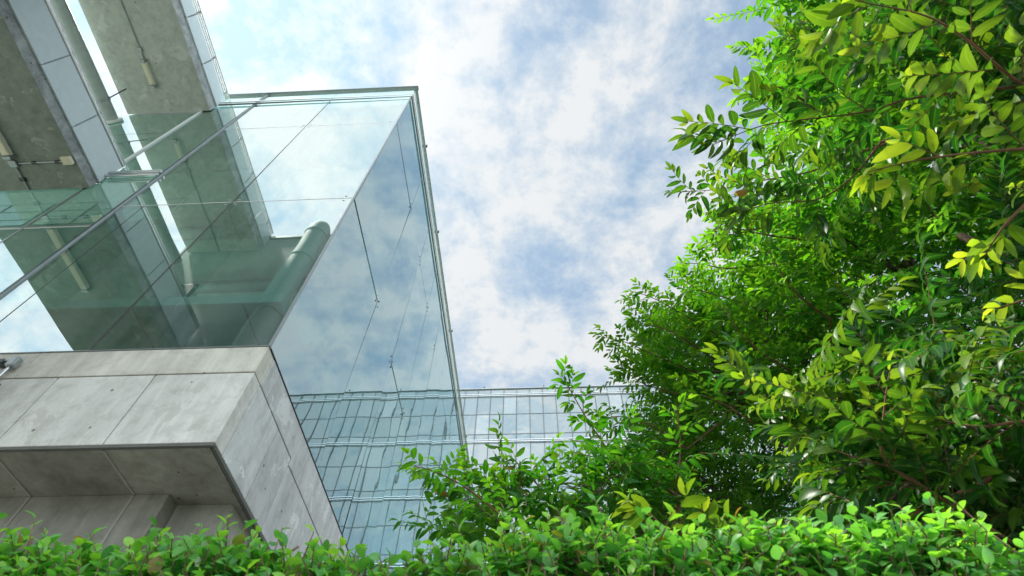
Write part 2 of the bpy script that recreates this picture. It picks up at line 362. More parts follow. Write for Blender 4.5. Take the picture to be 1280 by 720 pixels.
# ------------------------------------------------------------------ where foliage stands (metres)
CROWN_MID = [(2.81,3.68,2.19), (3.38,0.33,3.95), (2.71,1.62,2.56), (2.52,2.49,3.65), (1.93,0.32,2.94), (3.07,2.54,4.10), (2.68,2.08,2.95), (1.50,3.42,3.25), (2.40,0.34,5.37), (3.67,2.18,3.08), (2.09,2.25,1.88), (1.84,2.46,2.89), (1.98,1.45,3.59), (3.73,1.84,3.68), (2.81,2.65,3.03), (2.59,0.74,3.44), (2.53,1.91,1.89), (3.41,3.68,1.96), (2.16,0.67,3.28), (3.21,2.34,2.42), (2.07,1.90,3.61), (0.89,4.78,3.03), (2.89,1.67,4.07), (2.83,2.96,4.16), (2.40,3.26,3.91), (3.73,0.87,3.88), (3.01,0.33,3.70), (2.07,1.00,4.26), (2.97,1.85,2.23), (2.79,2.13,2.55), (2.05,3.28,1.74), (3.29,2.70,2.59), (1.85,0.92,3.54), (1.84,5.22,3.02), (1.40,3.62,4.25), (2.37,2.41,2.43), (3.45,1.78,2.79), (2.05,0.70,2.80), (2.60,4.00,3.21), (3.31,0.76,4.21), (2.87,3.01,1.86), (2.32,0.31,2.55), (2.55,0.42,4.12), (1.93,4.42,2.42), (1.44,2.72,3.42), (2.33,2.72,2.01), (2.45,2.22,1.63), (2.44,4.17,3.69), (2.83,1.25,2.47), (2.37,0.91,4.87), (1.00,3.79,3.09), (1.00,4.47,2.65), (2.08,4.26,2.95), (3.45,1.59,3.19), (1.42,4.69,4.14), (2.53,0.78,2.98), (2.96,3.67,3.04), (2.82,2.54,1.95), (2.95,1.00,4.00), (1.87,1.75,3.23), (2.40,2.82,2.48), (1.72,5.12,4.19), (2.67,0.51,2.64), (2.96,2.17,3.68), (1.37,4.15,2.41), (2.04,3.58,3.19), (2.76,1.18,3.43), (2.19,2.98,4.29), (1.83,2.92,1.68), (3.54,3.01,2.39), (3.14,0.73,3.18), (2.75,2.17,4.11), (3.15,2.87,3.67), (2.12,1.75,2.27), (2.93,2.65,2.39), (2.85,1.51,3.03), (3.20,1.28,2.71), (2.74,3.48,4.26), (2.38,1.01,3.89), (1.82,3.34,3.55), (2.72,2.41,4.48), (1.04,5.43,3.81), (2.61,0.38,4.59), (2.31,1.09,2.49), (2.52,2.88,4.97), (1.98,4.67,2.80), (2.11,4.06,3.32), (2.27,3.55,2.30), (2.05,4.67,4.00), (2.46,3.68,1.94), (3.34,2.56,3.00), (2.57,0.97,4.32), (2.86,0.75,4.50), (1.77,5.25,3.52), (1.23,4.22,3.11), (2.05,2.71,3.27), (1.50,4.05,3.69), (1.57,3.45,1.89), (3.54,3.13,3.00), (1.97,3.99,2.17), (2.39,0.36,3.54), (2.48,3.89,4.51), (1.66,0.47,3.85), (1.27,4.83,3.66), (3.06,3.35,2.40), (1.69,4.19,2.70), (1.72,2.16,3.20), (2.79,4.19,2.67), (2.58,1.45,2.07), (2.34,3.95,2.72), (2.60,1.75,3.56), (1.79,2.98,3.06), (1.79,3.67,2.71), (1.69,3.27,4.02), (3.38,1.55,3.87), (2.29,2.50,2.96), (2.80,3.41,2.71), (3.08,0.88,3.59), (2.27,2.00,3.25), (2.55,4.80,2.64), (2.19,5.00,2.99), (3.32,1.95,2.42), (3.98,1.40,3.68), (1.97,2.52,1.27), (3.13,3.29,3.69), (3.09,1.78,3.47), (1.83,3.18,2.41), (2.38,1.69,2.97), (2.34,4.88,3.49), (2.76,1.39,4.65), (3.49,0.58,3.63), (2.45,1.78,3.97), (2.57,1.56,5.44), (1.45,4.86,3.25), (2.94,0.44,2.98), (2.89,1.25,5.09), (2.46,3.25,2.89), (1.80,2.65,3.59), (2.80,2.84,4.66), (2.31,0.25,3.14), (2.32,0.38,4.91), (2.52,0.73,2.32), (2.78,0.63,5.25), (2.44,0.75,5.46), (2.30,2.94,1.47), (3.20,3.32,1.98), (3.06,1.92,3.02), (3.45,1.16,3.48), (2.14,0.54,4.56), (3.72,2.67,2.81), (1.77,4.43,3.44), (1.19,3.25,3.46), (2.00,2.18,2.52), (1.97,3.99,4.01), (3.56,2.36,3.52), (1.33,3.74,2.50), (2.04,3.16,2.81), (2.10,4.01,4.79), (3.02,3.22,3.18), (1.95,1.07,3.14), (2.66,2.97,3.34), (2.08,0.36,3.85), (1.48,4.16,4.32), (3.00,4.25,2.14), (1.08,5.14,3.35), (2.43,1.36,3.61), (2.15,1.33,2.79), (1.21,3.83,2.13), (1.82,3.65,4.63), (2.85,1.03,2.81), (1.78,4.60,4.66), (2.67,1.81,4.76), (2.79,3.46,3.86), (2.47,3.24,1.67), (2.98,0.31,4.39), (2.52,1.15,5.26), (3.28,1.91,4.04), (3.53,3.56,2.42), (2.80,3.46,1.76), (1.07,5.81,3.32), (2.24,2.20,4.06), (1.44,4.34,4.98), (2.77,3.88,3.94), (3.27,1.49,4.35), (2.41,1.64,4.48), (3.98,1.87,3.19), (0.65,3.82,2.68), (1.79,2.72,2.52), (2.26,4.23,4.47), (2.91,3.04,2.62), (2.26,2.59,4.45), (2.75,4.43,3.04), (1.51,4.48,3.74), (2.99,3.70,3.49), (2.44,2.87,3.90), (2.34,3.33,3.47), (2.91,0.62,4.12), (2.42,3.11,2.09), (2.45,3.38,4.74), (2.33,4.15,2.33), (2.14,3.68,5.01), (1.32,3.79,3.43), (2.22,1.40,4.05), (1.96,0.31,3.45), (3.51,1.11,4.17), (1.46,4.75,2.74), (3.03,2.01,4.39), (3.76,0.49,4.05), (0.73,4.13,2.41), (1.58,3.64,3.80), (1.18,3.41,3.94), (2.44,1.51,5.06), (1.47,5.51,3.76), (1.98,3.04,3.85), (2.50,2.59,1.48), (1.72,3.64,2.24), (3.23,3.66,2.69), (2.38,1.14,3.11), (1.51,3.91,3.05), (2.26,3.77,3.70), (2.82,4.53,2.43), (1.59,5.65,3.26), (2.05,2.31,3.46), (3.64,2.12,2.66), (1.83,4.84,3.43), (2.17,3.50,4.35), (2.26,1.25,4.58), (3.22,3.93,2.29), (1.12,4.32,3.54), (1.79,0.89,3.96)]
CROWN_NEAR_LOW = [(1.63,1.23,1.08), (1.02,1.53,1.18), (1.31,1.34,0.86), (1.34,1.43,1.40), (1.57,1.53,0.89), (1.13,1.15,0.96), (1.19,1.80,1.00), (1.14,1.32,0.65), (1.32,1.61,0.87), (0.91,1.35,0.90), (1.37,1.55,1.15), (1.01,1.24,1.25), (1.37,1.07,1.07), (1.12,1.70,1.40), (1.19,0.90,0.92), (1.24,1.08,0.73), (0.84,1.14,1.04), (1.62,1.28,1.37), (1.06,1.53,0.78), (1.25,1.27,1.17), (1.50,1.80,0.87)]
CROWN_NEAR_TOP = [(1.48,0.25,2.56), (1.66,0.59,2.40), (1.80,0.40,1.85), (1.44,0.26,1.76), (1.85,0.96,1.83), (1.37,0.13,2.18), (2.05,1.26,1.67), (1.58,0.61,2.00), (1.55,0.82,1.47), (1.49,0.53,1.57), (1.97,0.49,2.11), (1.87,0.70,1.63), (1.89,0.21,2.20), (1.81,1.03,1.52), (1.69,0.98,1.23), (2.13,0.83,1.91), (1.61,0.34,2.16), (1.87,0.77,2.13), (1.23,0.36,2.03), (1.09,0.11,1.92)]
CROWN_SAP = [(0.42,2.46,1.84), (0.10,2.43,1.77), (0.59,2.38,1.63), (0.69,2.68,1.58), (0.43,2.93,1.73), (-0.41,2.65,1.76), (-0.16,2.46,1.49), (0.38,2.54,1.57), (-0.47,2.90,1.85), (0.60,2.77,1.92), (0.16,2.77,1.87), (-0.02,2.86,1.67), (-0.17,2.75,1.97), (0.34,2.71,2.09), (0.37,2.21,1.73), (-0.37,2.39,1.66), (0.11,2.65,1.54), (-0.16,2.51,1.78), (0.16,2.40,1.47), (0.75,2.91,1.72)]
B1 = [(1.45,0.49,1.65), (1.15,0.52,1.68), (1.01,0.56,1.69), (0.86,0.60,1.76), (0.75,0.63,1.80), (0.64,0.72,1.89)]
B2 = [(1.39,0.91,2.25), (1.18,0.99,2.24), (1.03,1.03,2.27), (0.85,1.09,2.32), (0.67,1.14,2.41)]
B3 = [(1.34,0.81,2.08), (1.21,0.92,1.99), (1.11,1.00,2.00), (0.96,1.04,2.06), (0.82,1.14,2.13)]
B4 = [(1.16,0.50,1.22), (1.05,0.51,1.23), (0.97,0.53,1.26), (0.91,0.56,1.30), (0.85,0.60,1.34)]
B5 = [(1.35,0.50,1.39), (1.18,0.40,1.43), (1.07,0.32,1.47), (0.98,0.27,1.51), (0.89,0.25,1.57), (0.84,0.24,1.59)]
B6 = [(1.10,0.53,1.11), (1.04,0.57,1.08), (1.00,0.61,1.06), (0.99,0.68,1.06)]
B7 = [(1.07,1.21,0.67), (0.88,1.11,0.75), (0.79,1.07,0.80), (0.71,1.06,0.83), (0.67,1.08,0.88)]
B8 = [(0.88,1.11,0.75), (0.76,1.04,0.80), (0.76,0.96,0.86), (0.79,0.90,0.93)]
B9 = [(1.06,0.90,0.79), (0.97,0.91,0.79), (0.89,0.92,0.79), (0.83,0.95,0.85)]
B10 = [(1.08,0.72,0.93), (1.03,0.72,0.95), (0.98,0.75,0.96)]
B11 = [(1.22,1.33,1.25), (1.08,1.32,1.31), (0.97,1.39,1.32), (0.89,1.55,1.29)]
B12 = [(1.63,0.48,2.71), (1.47,0.59,2.66), (1.35,0.57,2.73), (1.26,0.59,2.88)]
S1 = [(0.08,2.47,1.32), (-0.13,2.29,1.46), (-0.32,2.18,1.57), (-0.47,2.13,1.63), (-0.58,2.12,1.66)]
S2 = [(0.53,2.78,1.49), (0.48,2.49,1.78), (0.35,2.37,1.97), (0.26,2.29,2.10), (0.15,2.20,2.32)]
S3 = [(-0.14,2.55,1.37), (-0.11,2.41,1.61), (-0.09,2.32,1.77), (-0.13,2.30,1.84)]
S4 = [(0.69,2.67,1.42), (0.68,2.44,1.70), (0.72,2.30,1.87), (0.73,2.19,2.07)]
S5 = [(0.08,2.47,1.32), (0.06,2.37,1.58), (-0.03,2.31,1.76), (0.11,2.28,1.87)]
S6 = [(0.68,2.44,1.70), (0.51,2.40,1.81), (0.36,2.38,1.87), (0.18,2.40,1.95)]
Y1 = [(0.31,1.23,0.71), (0.26,1.17,0.76), (0.21,1.16,0.79)]
Y2 = [(0.46,1.24,0.71), (0.41,1.21,0.75), (0.38,1.19,0.79)]

M1 = [(1.43,2.81,3.35), (1.14,2.68,3.50), (0.94,2.61,3.61), (0.79,2.61,3.71)]
M2 = [(1.35,3.19,3.32), (0.98,3.06,3.43), (0.74,3.00,3.54), (0.52,3.01,3.64)]
M3 = [(1.41,3.32,3.01), (1.06,3.19,3.14), (0.83,3.16,3.23), (0.66,3.09,3.41)]
M4 = [(1.69,2.20,3.41), (1.41,2.22,3.40), (1.23,2.22,3.47), (1.09,2.23,3.51)]
M5 = [(1.70,1.85,3.36), (1.44,1.89,3.34), (1.30,1.96,3.36), (1.18,2.06,3.40)]
M6 = [(1.67,1.05,3.37), (1.48,0.95,3.37), (1.40,0.95,3.40), (1.34,0.92,3.44)]
M7 = [(1.28,2.86,3.23), (1.04,2.71,3.30), (0.87,2.69,3.37), (0.76,2.70,3.45)]
M8 = [(1.06,3.23,2.63), (0.79,3.09,2.74), (0.60,3.07,2.80), (0.43,3.15,2.82)]
M9 = [(1.64,2.43,3.15), (1.32,2.34,3.23), (1.17,2.32,3.30), (1.06,2.26,3.38)]
M10 = [(1.71,2.60,2.67), (1.47,2.47,2.78), (1.34,2.38,2.92), (1.29,2.30,3.08)]
M11 = [(1.54,2.87,2.33), (1.31,2.73,2.46), (1.16,2.69,2.57), (1.01,2.72,2.68)]
M12 = [(1.80,2.16,2.70), (1.61,2.03,2.78), (1.52,1.93,2.90), (1.48,1.84,3.04)]
M13 = [(1.83,1.92,3.25), (1.58,1.89,3.28), (1.39,1.88,3.37), (1.26,1.94,3.44)]
M14 = [(1.61,1.36,3.28), (1.41,1.39,3.24), (1.31,1.54,3.22), (1.24,1.61,3.27)]
SKY_SEED = 3.7; EXPOSURE = 0.95

# ================================================================== GROUND, SKY, SUN, CAMERA
g = MB(); g.add([(-400, -400, GZ), (400, -400, GZ), (400, 400, GZ), (-400, 400, GZ)], [(0, 1, 2, 3)])
o = g.build('ground', plain('ground_paving', (.30, .30, .28), .9, var=.25, scale=1.2, bump=.3)); o['kind'] = 'structure'

SUN_AZ, SUN_EL = -82.0, 60.0
sd = (math.sin(R(SUN_AZ)) * math.cos(R(SUN_EL)), math.cos(R(SUN_AZ)) * math.cos(R(SUN_EL)), math.sin(R(SUN_EL)))
w = bpy.data.worlds.new('World'); sc.world = w; w.use_nodes = True; nt = w.node_tree; nt.nodes.clear()
out = nt.nodes.new('ShaderNodeOutputWorld'); bg = nt.nodes.new('ShaderNodeBackground'); bg.inputs['Strength'].default_value = .1
sky = N(nt, 'ShaderNodeTexSky', sky_type='NISHITA', sun_disc=False); sky.sun_elevation = R(SUN_EL); sky.sun_rotation = R(SUN_AZ % 360); sky.dust_density = 1.0; sky.air_density = 1.0
tc = nt.nodes.new('ShaderNodeTexCoord'); sx = nt.nodes.new('ShaderNodeSeparateXYZ'); nt.links.new(tc.outputs['Generated'], sx.inputs[0])
zz = math_n(nt, 'ADD', math_n(nt, 'MAXIMUM', sx.outputs[2], 0.0), .22)
cb = nt.nodes.new('ShaderNodeCombineXYZ')
nt.links.new(math_n(nt, 'DIVIDE', sx.outputs[0], zz), cb.inputs[0]); nt.links.new(math_n(nt, 'DIVIDE', sx.outputs[1], zz), cb.inputs[1]); cb.inputs[2].default_value = SKY_SEED
n1 = noise(nt, cb.outputs[0], 2.1, 3, .5, .4)        # cloud fields
n2 = noise(nt, cb.outputs[0], 8.5, 8, .64, .15)      # mottled cloudlets
n3 = noise(nt, cb.outputs[0], 30, 6, .62, .1)
dens = math_n(nt, 'ADD', math_n(nt, 'ADD', math_n(nt, 'MULTIPLY', n1, .46), math_n(nt, 'MULTIPLY', n2, .52)), math_n(nt, 'MULTIPLY', n3, .22))
dp = N(nt, 'ShaderNodeVectorMath', operation='DOT_PRODUCT'); nt.links.new(tc.outputs['Generated'], dp.inputs[0]); dp.inputs[1].default_value = sd
sdot = math_n(nt, 'MAXIMUM', dp.outputs['Value'], 0.0)
glow = math_n(nt, 'ADD', math_n(nt, 'MULTIPLY', math_n(nt, 'POWER', sdot, 18.0), .5), math_n(nt, 'MULTIPLY', math_n(nt, 'POWER', sdot, 5.0), .09))
low = math_n(nt, 'MULTIPLY', math_n(nt, 'POWER', math_n(nt, 'SUBTRACT', 1.0, math_n(nt, 'MAXIMUM', sx.outputs[2], 0.0)), 2.0), .28)   # more cloud towards the horizon
dens2 = math_n(nt, 'ADD', math_n(nt, 'ADD', dens, math_n(nt, 'MULTIPLY', glow, .55)), low)
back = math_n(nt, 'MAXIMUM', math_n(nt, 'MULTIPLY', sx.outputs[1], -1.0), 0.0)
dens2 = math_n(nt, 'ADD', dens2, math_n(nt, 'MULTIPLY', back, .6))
mask = ramp(nt, dens2, [(.47, (0.45,) * 3), (.58, (.78,) * 3), (.68, (1,) * 3)])
shade = ramp(nt, math_n(nt, 'ADD', math_n(nt, 'MULTIPLY', n2, .6), math_n(nt, 'ADD', math_n(nt, 'MULTIPLY', n1, .3), math_n(nt, 'MULTIPLY', n3, .15))), [(.43, (2.35, 3.2, 3.95)), (.59, (4.25, 4.4, 4.5))])
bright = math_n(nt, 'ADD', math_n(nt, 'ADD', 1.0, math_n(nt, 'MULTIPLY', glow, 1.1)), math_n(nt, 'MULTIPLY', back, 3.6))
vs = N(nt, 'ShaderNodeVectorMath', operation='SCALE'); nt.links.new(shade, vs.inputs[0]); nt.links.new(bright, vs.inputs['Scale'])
skyb = N(nt, 'ShaderNodeVectorMath', operation='SCALE'); nt.links.new(sky.outputs[0], skyb.inputs[0]); skyb.inputs['Scale'].default_value = 1.0
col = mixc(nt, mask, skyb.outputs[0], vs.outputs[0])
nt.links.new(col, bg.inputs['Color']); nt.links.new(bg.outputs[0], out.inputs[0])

sl = bpy.data.lights.new('sun', 'SUN'); sl.energy = 5.0; sl.angle = R(4.0); sl.color = (1, .96, .88)
so = bpy.data.objects.new('sun', sl); COL.objects.link(so)
so.rotation_euler = Vector(sd).to_track_quat('Z', 'Y').to_euler()

cd = bpy.data.cameras.new('camera'); cam = bpy.data.objects.new('camera', cd); COL.objects.link(cam); sc.camera = cam
F, PIT, YAW, ROLL = 697.266, 0.9688190, -0.0653229, 0.0220557
fw = Vector((math.sin(YAW) * math.cos(PIT), math.cos(YAW) * math.cos(PIT), math.sin(PIT)))
r0 = Vector((math.cos(YAW), -math.sin(YAW), 0)); u0 = r0.cross(fw)
rr = r0 * math.cos(ROLL) + u0 * math.sin(ROLL); uu = u0 * math.cos(ROLL) - r0 * math.sin(ROLL)
cam.matrix_world = Matrix(((rr.x, uu.x, -fw.x, 0), (rr.y, uu.y, -fw.y, 0), (rr.z, uu.z, -fw.z, 0), (0, 0, 0, 1)))
cd.sensor_width = 36; cd.lens = F / 1280 * 36; cd.clip_start = .05; cd.clip_end = 2000
cd.dof.use_dof = True; cd.dof.focus_distance = 5.0; cd.dof.aperture_fstop = 9

# ================================================================== GLASS BUILDING
XF, YF = -2.446, 3.25
Z0, Z1, Z2, ZR, ZT = 3.92, 7.09, 10.36, 11.98, 12.73
YEND = 19.0
bld = thing('glass_building', 'cantilevered glass building with a concrete plinth, its glass corner pointing at the hedge', 'building', (-6, 8, GZ))
def pane(axis, a0, a1, z0, z1, mats=('glass_front', 'glass_clear'), tilt=.10, name='glass_pane'):
    m = MB(); gp = .006
    if axis == 'L':
        m.box(a0 + gp, a1 - gp, YF, YF + .02, z0 + gp, z1 - gp, mis=[1, 1, 0, 1, 1, 1]); c = Vector(((a0 + a1) / 2, YF, (z0 + z1) / 2))
    else:
        m.box(XF - .02, XF, a0 + gp, a1 - gp, z0 + gp, z1 - gp, mis=[1, 0, 1, 1, 1, 1]); c = Vector((XF, (a0 + a1) / 2, (z0 + z1) / 2))
    tx, tz = R(RNG.normal(0, tilt)), R(RNG.normal(0, tilt * .7))
    rot = (Matrix.Rotation(tx, 4, 'X') if axis == 'L' else Matrix.Rotation(tx, 4, 'Y')) @ Matrix.Rotation(tz, 4, 'Z')
    T = Matrix.Translation(c) @ rot @ Matrix.Translation(-c)
    m.v = [tuple(T @ Vector(v)) for v in m.v]
    return m.build(name, [M[k] for k in mats], bld)
LX = [XF, -4.175, -5.80, -6.79, -8.58, -10.3, -12.0]
for i in range(2):
    for a, b in ((Z0, Z1), (Z1, Z2), (Z2, ZR)): pane('L', LX[i + 1], LX[i], a, b, tilt=.05)
pane('L', LX[3], LX[2], 8.17, Z2, tilt=.05); pane('L', LX[3], LX[2], Z2, ZR, tilt=.05)
for i in range(2, 6):
    for a, b in ((Z0, 6.53), (6.53, 8.17)): pane('L', LX[i + 1], LX[i], a, b, tilt=.05)
for i in range(3, 6): pane('L', LX[i + 1], LX[i], 8.17, Z2, tilt=.05); pane('L', LX[i + 1], LX[i], Z2, 11.6, tilt=.05)
RY = [YF + .02, 5.03]
while RY[-1] < YEND - .3: RY.append(RY[-1] + 1.27)
for i in range(len(RY) - 1):
    for a, b in ((Z0, Z1), (Z1, Z2), (Z2, ZR)): pane('S', RY[i], RY[i + 1], a, b, ('glass_side', 'glass_clear'), .13)
    if i % 2 == 0: pane('S', RY[i], RY[min(i + 2, len(RY) - 1)], ZR + .05, ZT - .03, ('glass_parapet', 'glass_clear'), .05, 'parapet_glass')
for i in range(3): pane('L', LX[i + 1], LX[i], ZR + .05, ZT - .03, ('glass_parapet', 'glass_clear'), .03, 'parapet_glass')
YL = RY[-1]
# joints between panes
def bar(name, x0, x1, y0, y1, z0, z1, mat, bevel=0, parent=None): return MB().box(x0, x1, y0, y1, z0, z1).build(name, M[mat], parent or bld, bevel)
J = .006
for z in (Z1, Z2): bar('transom_joint', -5.80, XF - .02, YF - .003, YF + .016, z - J, z + J, 'white_paint')
bar('transom_joint', -12, -5.84, YF - .008, YF + .016, 6.53 - .014, 6.53 + .014, 'steel')
bar('transom_joint', -6.76, -5.84, YF + .004, YF + .016, Z2 - J, Z2 + J, 'steel')
bar('transom_joint', -12, -6.82, YF + .004, YF + .016, Z2 - J, Z2 + J, 'silicone')
for x in (-4.175,): bar('mullion_joint', x - J, x + J, YF - .003, YF + .017, Z0, ZR, 'silicone')
bar('mullion_joint', -5.438, -5.43, YF - .003, YF + .0, Z0, Z1 - .01, 'silicone')
for x in LX[3:]: bar('mullion_joint', x - .012, x + .012, YF - .004, YF + .017, Z0, 8.1, 'grey_metal')
for x in LX[4:]: bar('mullion_joint', x - J, x + J, YF + .003, YF + .017, 8.24, 11.6, 'silicone')
for z in (Z1, Z2): bar('transom_joint', XF - .016, XF - .004, YF + .03, YL, z - J, z + J, 'silicone')
for y in RY[1:]: bar('mullion_joint', XF - .017, XF - .003, y - J, y + J, Z0, ZR, 'silicone')
bar('corner_joint', XF - .018, XF + .004, YF - .004, YF + .019, Z0, ZR, 'grey_metal')
# the heavy post and the framed step beside the upper walkway
p = MB(); p.box(-5.820, -5.780, YF - .022, YF + .06, Z0, ZT + .02); pm = p.build('mullion', M['grey_metal'], bld, .006)
for dx in (-.011, .011): MB().box(-5.80 + dx - .003, -5.80 + dx + .003, YF - .025, YF - .021, Z0, ZT).build('groove', M['dark_metal'], pm)
MB().box(-6.802, -6.778, YF - .03, YF + .06, 8.1, ZT + .02).build('mullion', M['white_paint'], bld, .006)
t = MB(); t.tube([(-6.82, YF - .05, 8.13), (-5.80, YF - .05, 8.13)], .022).tube([(-6.82, YF - .05, 8.24), (-5.80, YF - .05, 8.24)], .03); t.build('frame_rail', M['steel'], bld)
# roof edge: glass parapet between two rails, on both faces
def roof_rail(name, z, r, dy, mat):
    m = MB(); m.tube([(-6.82, YF - dy, z), (XF + dy, YF - dy, z), (XF + dy, YL, z)], r, 10); return m.build(name, M[mat], bld)
roof_rail('roof_rail', ZR - .02, .022, .03, 'coping_metal'); roof_rail('roof_rail', ZR + .055, .02, .05, 'steel')
m = MB(); m.box(-6.82, XF + .05, YF - .05, YF + .05, ZT - .02, ZT + .015); m.box(XF - .05, XF + .03, YF + .051, YL, ZT - .02, ZT + .015); m.build('coping', M['coping_metal'], bld, .006)
for y in (4.6, 6.9, 10.2, 14.8): MB().box(XF + .031, XF + .06, y - .03, y + .03, ZT, ZT + .07).build('roof_lamp', M['dark_metal'], bld, .008)
# glass fins and bolted splice plates behind the joints
def fin(axis, a):
    m = MB()
    if axis == 'L': m.box(a - .009, a + .009, YF + .03, YF + .55, Z0, 11.6)
    else: m.box(XF - .55, XF - .03, a - .009, a + .009, Z0, 11.6)
    f = m.build('glass_fin', M['glass_fin'], bld)
    for z in (Z1 - .09, Z2 - .09):
        q = MB()
        if axis == 'L': q.box(a - .02, a + .02, YF + .05, YF + .53, z - .07, z + .07)
        else: q.box(XF - .53, XF - .05, a - .02, a + .02, z - .07, z + .07)
        q.build('splice_plate', M['white_paint' if axis == 'S' else 'pipe_grey'], f, .004)
        b = MB()
        for i in range(5):
            for dz in (-.035, .035):
                d = .10 + i * .09
                for s in (-1, 1):
                    if axis == 'L': b.tube([(a + s * .02, YF + d, z + dz), (a + s * .034, YF + d, z + dz)], .012, 6)
                    else: b.tube([(XF - d, a + s * .02, z + dz), (XF - d, a + s * .034, z + dz)], .012, 6)
        b.build('bolts', M['grey_metal'], f)
for x in (-4.175, -5.80): fin('L', x)
for y in RY[1:7]: fin('S', y)
# spider fittings at the crossings
for x, z in ((-4.175, Z1), (-4.175, Z2), (XF - .06, Z1), (XF - .06, Z2)):
    m = MB()
    for dx in (-.07, .07):
        for dz in (-.07, .07):
            if x + dx < XF: m.tube([(x + dx, YF - .006, z + dz), (x + dx, YF + .04, z + dz)], .016, 8)
    m.build('glass_clamp', M['steel'], bld)
for y in RY[1:5]:
    for z in (Z1, Z2):
        m = MB()
        for dy in (-.06, .06):
            for dz in (-.07, .07): m.tube([(XF + .006, y + dy, z + dz), (XF - .04, y + dy, z + dz)], .013, 8)
        m.build('glass_clamp', M['dark_metal'], bld)
# inside: floors, ceiling, walls
bar('floor_slab', -12, -2.85, 3.56, 12.9, 5.10, 5.17, 'floor_pale')
m = MB(); m.box(-12, -2.83, 3.54, 3.559, 5.04, 5.20); m.box(-2.849, -2.83, 3.56, 12.9, 5.04, 5.20); m.build('slab_edge', M['white_paint'], bld)
bar('floor_slab', -12, XF - .03, YF + .03, 18.9, 3.83, 3.905, 'ceiling')
bar('roof_slab', -12, XF - .035, YF + .035, 18.9, 11.62, 11.9, 'ceiling')
bar('partition_wall', -12, -3.2, 9.0, 9.15, 5.18, 11.61, 'partition')
bar('partition_wall', -12, -3.4, 7.2, 7.35, 3.91, 5.09, 'dark_wall')
bar('partition_wall', -7.2, -5.6, 4.9, 5.05, 5.18, 6.55, 'partition')
bar('ceiling_beam', -12, -3.0, 5.2, 5.6, 6.3, 6.75, 'partition')
bar('ceiling_beam', -6.6, -6.2, 3.9, 8.99, 6.76, 7.05, 'ceiling')
bar('ceiling_panel', -7.8, -7.0, YF + .04, YF + .26, 10.0, 10.03, 'white_paint'); bar('ceiling_panel', -8.5, -7.7, YF + .04, YF + .22, 11.0, 11.03, 'white_paint')
bar('gallery_floor', -12, -5.9, 3.9, 8.99, 7.70, 7.95, 'ceiling')
for y in (5.9, 7.4): MB().tube([(-11.5, y, 11.25), (-3.0, y, 11.25)], .16, 14).build('service_duct', M['grey_metal'], bld)
for x in (-10.0, -8.2, -6.4, -4.6):
    MB().box(x - .6, x + .6, 4.55, 4.67, 11.55, 11.615).build('ceiling_lamp', M['white_paint'], bld, .01); MB().box(x - .6, x + .6, 4.55, 4.67, 5.03, 5.095).build('ceiling_lamp', M['white_paint'], bld, .01)
m = MB()
for z in (8.3, 8.6, 8.9): m.tube([(-11.9, 3.98, z), (-5.95, 3.98, z)], .014, 6)
for i in range(8): m.tube([(-11.6 + i * .8, 3.98, 7.951), (-11.6 + i * .8, 3.98, 8.9)], .016, 6)
m.build('inner_railing', M['steel'], bld)
for i in range(5): bar('ceiling_joint', -3.3 - i * 1.3 - .01, -3.3 - i * 1.3, 3.57, 8.95, 5.092, 5.099, 'silicone')
m = MB(); m.tube([(-4.6, 5.6, 5.18), (-4.6, 5.6, 11.61)], .22, 20); m.build('round_column', M['partition'], bld)
# concrete plinth: separate cast panels with open joints
CX = [XF, -3.33, -4.21]
while CX[-1] > -11.6: CX.append(CX[-1] - .87)
def cpanel(x0, x1, y0, y1, z0, z1, mat, name='concrete_panel', bevel=.006): return MB().box(x0, x1, y0, y1, z0, z1).build(name, M[mat], bld, bevel)
for i in range(len(CX) - 1): cpanel(CX[i + 1] + .006, CX[i] - (.006 if i else 0), YF, YF + .16, 2.80, 3.565, 'concrete')
for a, b in ((XF, -4.62), (-4.62, -8.1), (-8.1, -12.07)): cpanel(b + .003, a - (.003 if a != XF else 0), YF - .004, YF + .16, 3.575, Z0 - .012, 'concrete_cap', 'concrete_cap')
SY = [YF + .163, 3.975, 4.423]
while SY[-1] < 17: SY.append(SY[-1] + 1.75)
for i in range(len(SY) - 1):
    cpanel(XF - .16, XF, SY[i] + .005, SY[i + 1] - .005, 2.80, 3.565 if i < 2 else 3.49, 'concrete_side')
cpanel(XF - .16, XF + .004, YF + .163, 4.42, 3.575, Z0 - .012, 'concrete_side', 'concrete_cap'); cpanel(XF - .16, XF + .004, 4.426, SY[-1], 3.50, Z0 - .012, 'concrete_side', 'concrete_cap')
bar('sill', -12, XF + .012, YF - .012, YF + .03, Z0 - .010, Z0 - .001, 'grey_metal'); bar('sill', XF - .03, XF + .012, YF + .031, YL, Z0 - .010, Z0 - .001, 'dark_metal')
bar('joint_backing', -12, XF - .03, YF + .03, YF + .15, 2.82, Z0 - .02, 'joint'); bar('joint_backing', XF - .15, XF - .03, YF + .151, SY[-1], 2.82, Z0 - .02, 'joint')
